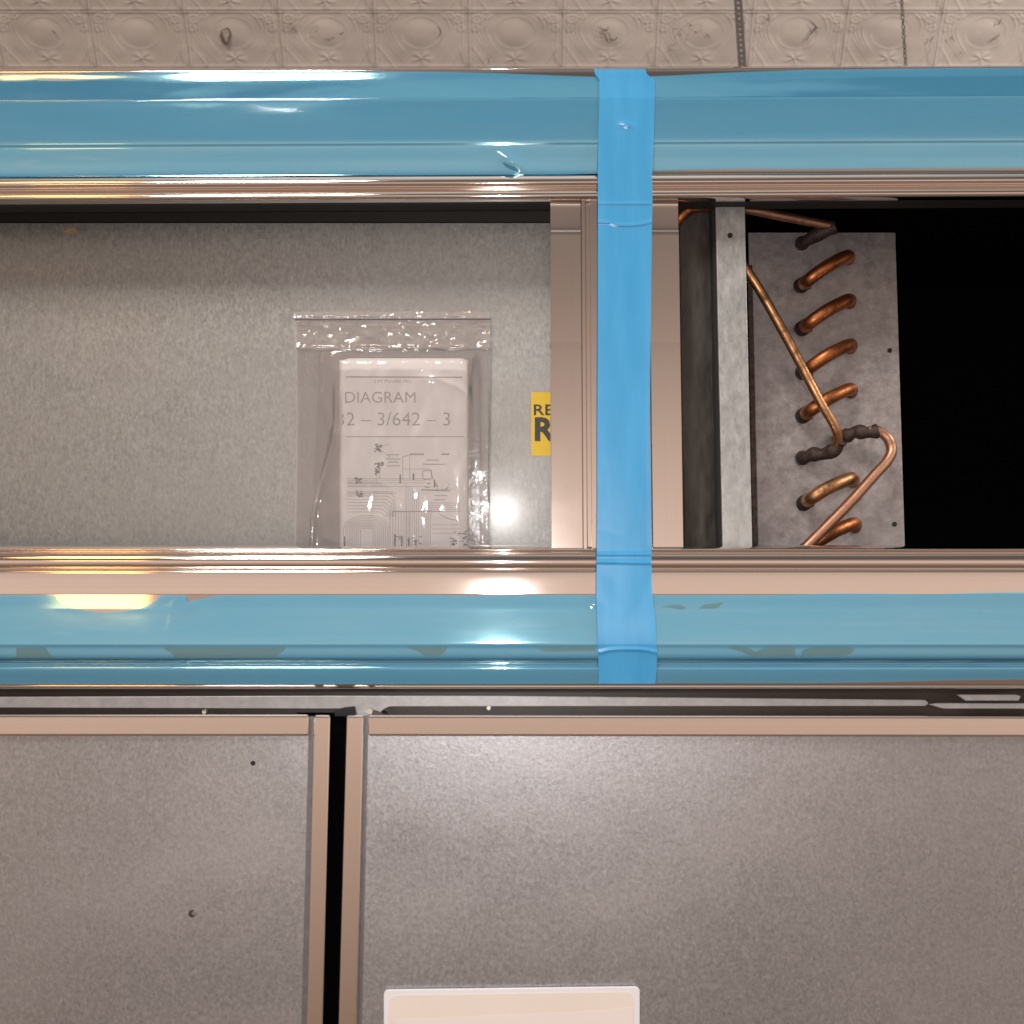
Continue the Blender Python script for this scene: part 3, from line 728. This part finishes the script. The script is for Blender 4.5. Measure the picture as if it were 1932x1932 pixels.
for k in range(9):                                     # nested round corner wiring
    r_ = 6+k*5; cx, cy = 693, 1000; pts = [(cx-r_*.8-8, 1052)]
    for t in range(7): a = math.pi - t*math.pi/12; pts.append((cx-4+ (r_*.8+4)*math.cos(a), cy-(r_*.6)*math.sin(a)))
    for t in range(1, 7): a = math.pi/2 - t*math.pi/12; pts.append((cx+4+(r_*.8+2)*math.cos(a), cy-(r_*.6)*math.sin(a)))
    pts.append((cx+r_*.8+6, 1052)); pl_(pts, .9)
for v in (930, 936, 942, 948, 954, 960, 966): pl_([(643, v), (735-(v-930)*.5, v), (745-(v-930)*.5, v+8), (746-(v-930)*.5, 975)], .9)
for k in range(8): ln(736+k*5.2, 965, 736+k*5.2, 1052, .9)
for k in range(7): ln(766+k*4, 912+k*3, 766+k*4, 1052, .8)
for k in range(5): pl_([(796+k*4, 1052), (796+k*4, 955+k*4), (802+k*4, 949+k*4), (880, 949+k*4)], .9)
pl_([(740, 965), (840, 965)], 2.2); pl_([(710, 908), (710, 880), (716, 880), (716, 905)]); pl_([(760, 905), (760, 862), (773, 858), (773, 905)], 1)
pl_([(773, 857), (800, 857)], 3); pl_([(833, 857), (848, 857)], 3); pl_([(758, 885), (812, 885), (814, 900), (825, 915), (825, 923)], 1)
pl_([(798, 888), (814, 888), (816, 903), (800, 905), (797, 896), (798, 888)], 1.6); pl_([(795, 924), (848, 926)], 2.8)
for v in (990, 998, 1006): ln(815, v, 880, v, .8)
pl_([(826, 968), (840, 976), (850, 980), (866, 982)], 1.4); pl_([(716, 842), (735, 838)], .8); pl_([(722, 852), (738, 864)], .8)
tag(SUB(mesh('wiring_lines', lv, lf, M_ink, pap)), kind='stuff'); lv2, lf2 = lv, lf; lv = []; lf = []
def blk(u0, v0, u1, v1, n):
    for _ in range(n):
        u, v = random.uniform(u0, u1), random.uniform(v0, v1); ln(u, v, u+random.uniform(2, 5), v+random.uniform(-.5, .5), random.uniform(1.2, 2.4))
blk(706, 838, 717, 852, 26); blk(735, 1012, 800, 1050, 40); blk(800, 912, 850, 925, 14); blk(846, 1000, 884, 1010, 10); blk(706, 872, 716, 895, 30); blk(668, 900, 680, 912, 18); blk(670, 924, 684, 938, 20); blk(718, 868, 720, 880, 8)
for k in range(4): ln(745+k*13, 1008+k*3, 745+k*13, 1052, 3)
blk(847, 1015, 862, 1030, 16); blk(870, 1012, 884, 1030, 16); ln(650, 1012, 650, 1046, 2.5)
blk(733, 1036, 800, 1044, 30); ln(851, 1022, 880, 1022, 1.4); ln(755, 895, 755, 912, 2.5); ln(780, 893, 780, 906, 2.5); ln(820, 905, 820, 920, 2.5)
for (u0, u1, v) in ((730, 752, 858), (728, 756, 866), (732, 750, 872), (731, 752, 879), (805, 828, 868), (798, 842, 876), (820, 842, 935), (820, 840, 943)):
    for u in range(u0, u1, 4): ln(u, v, u+2.6, v+random.uniform(-1, 1), 1.6)
tag(SUB(mesh('component_marks', lv, lf, M_ink2, pap)), kind='stuff')

# ============================================================ CARD on the right door
def rrect(u0, v0, u1, v1, r, y, dv=0):
    pts = []
    for cx, cy, a0 in ((u1-r, v0+r+dv, -math.pi/2), (u1-r, v1-r, 0), (u0+r, v1-r, math.pi/2), (u0+r, v0+r, math.pi)):
        for k in range(6):
            a = a0+k*math.pi/10; pts.append(P(cx+r*math.cos(a), cy+r*math.sin(a), y))
    return pts
card = prism('card', rrect(724, 1868, 1207, 2130, 9, .0030, -6), (0, .0022, 0), M_card, None, .0004); tag(card, 'blank white card with rounded corners stuck low on the right door', 'card')
bpy.context.view_layer.update()
prism('printed_area', rrect(736, 1878, 1196, 2120, 14, .0026, -6), (0, .0003, 0), M_card2, card)
prism('printed_band', [P(u, v, .0023) for u, v in [(745, 1925), (1130, 1908), (1194, 1900), (1194, 2115), (738, 2115)]], (0, .0002, 0), M_card3, card)
bpy.context.view_layer.update()
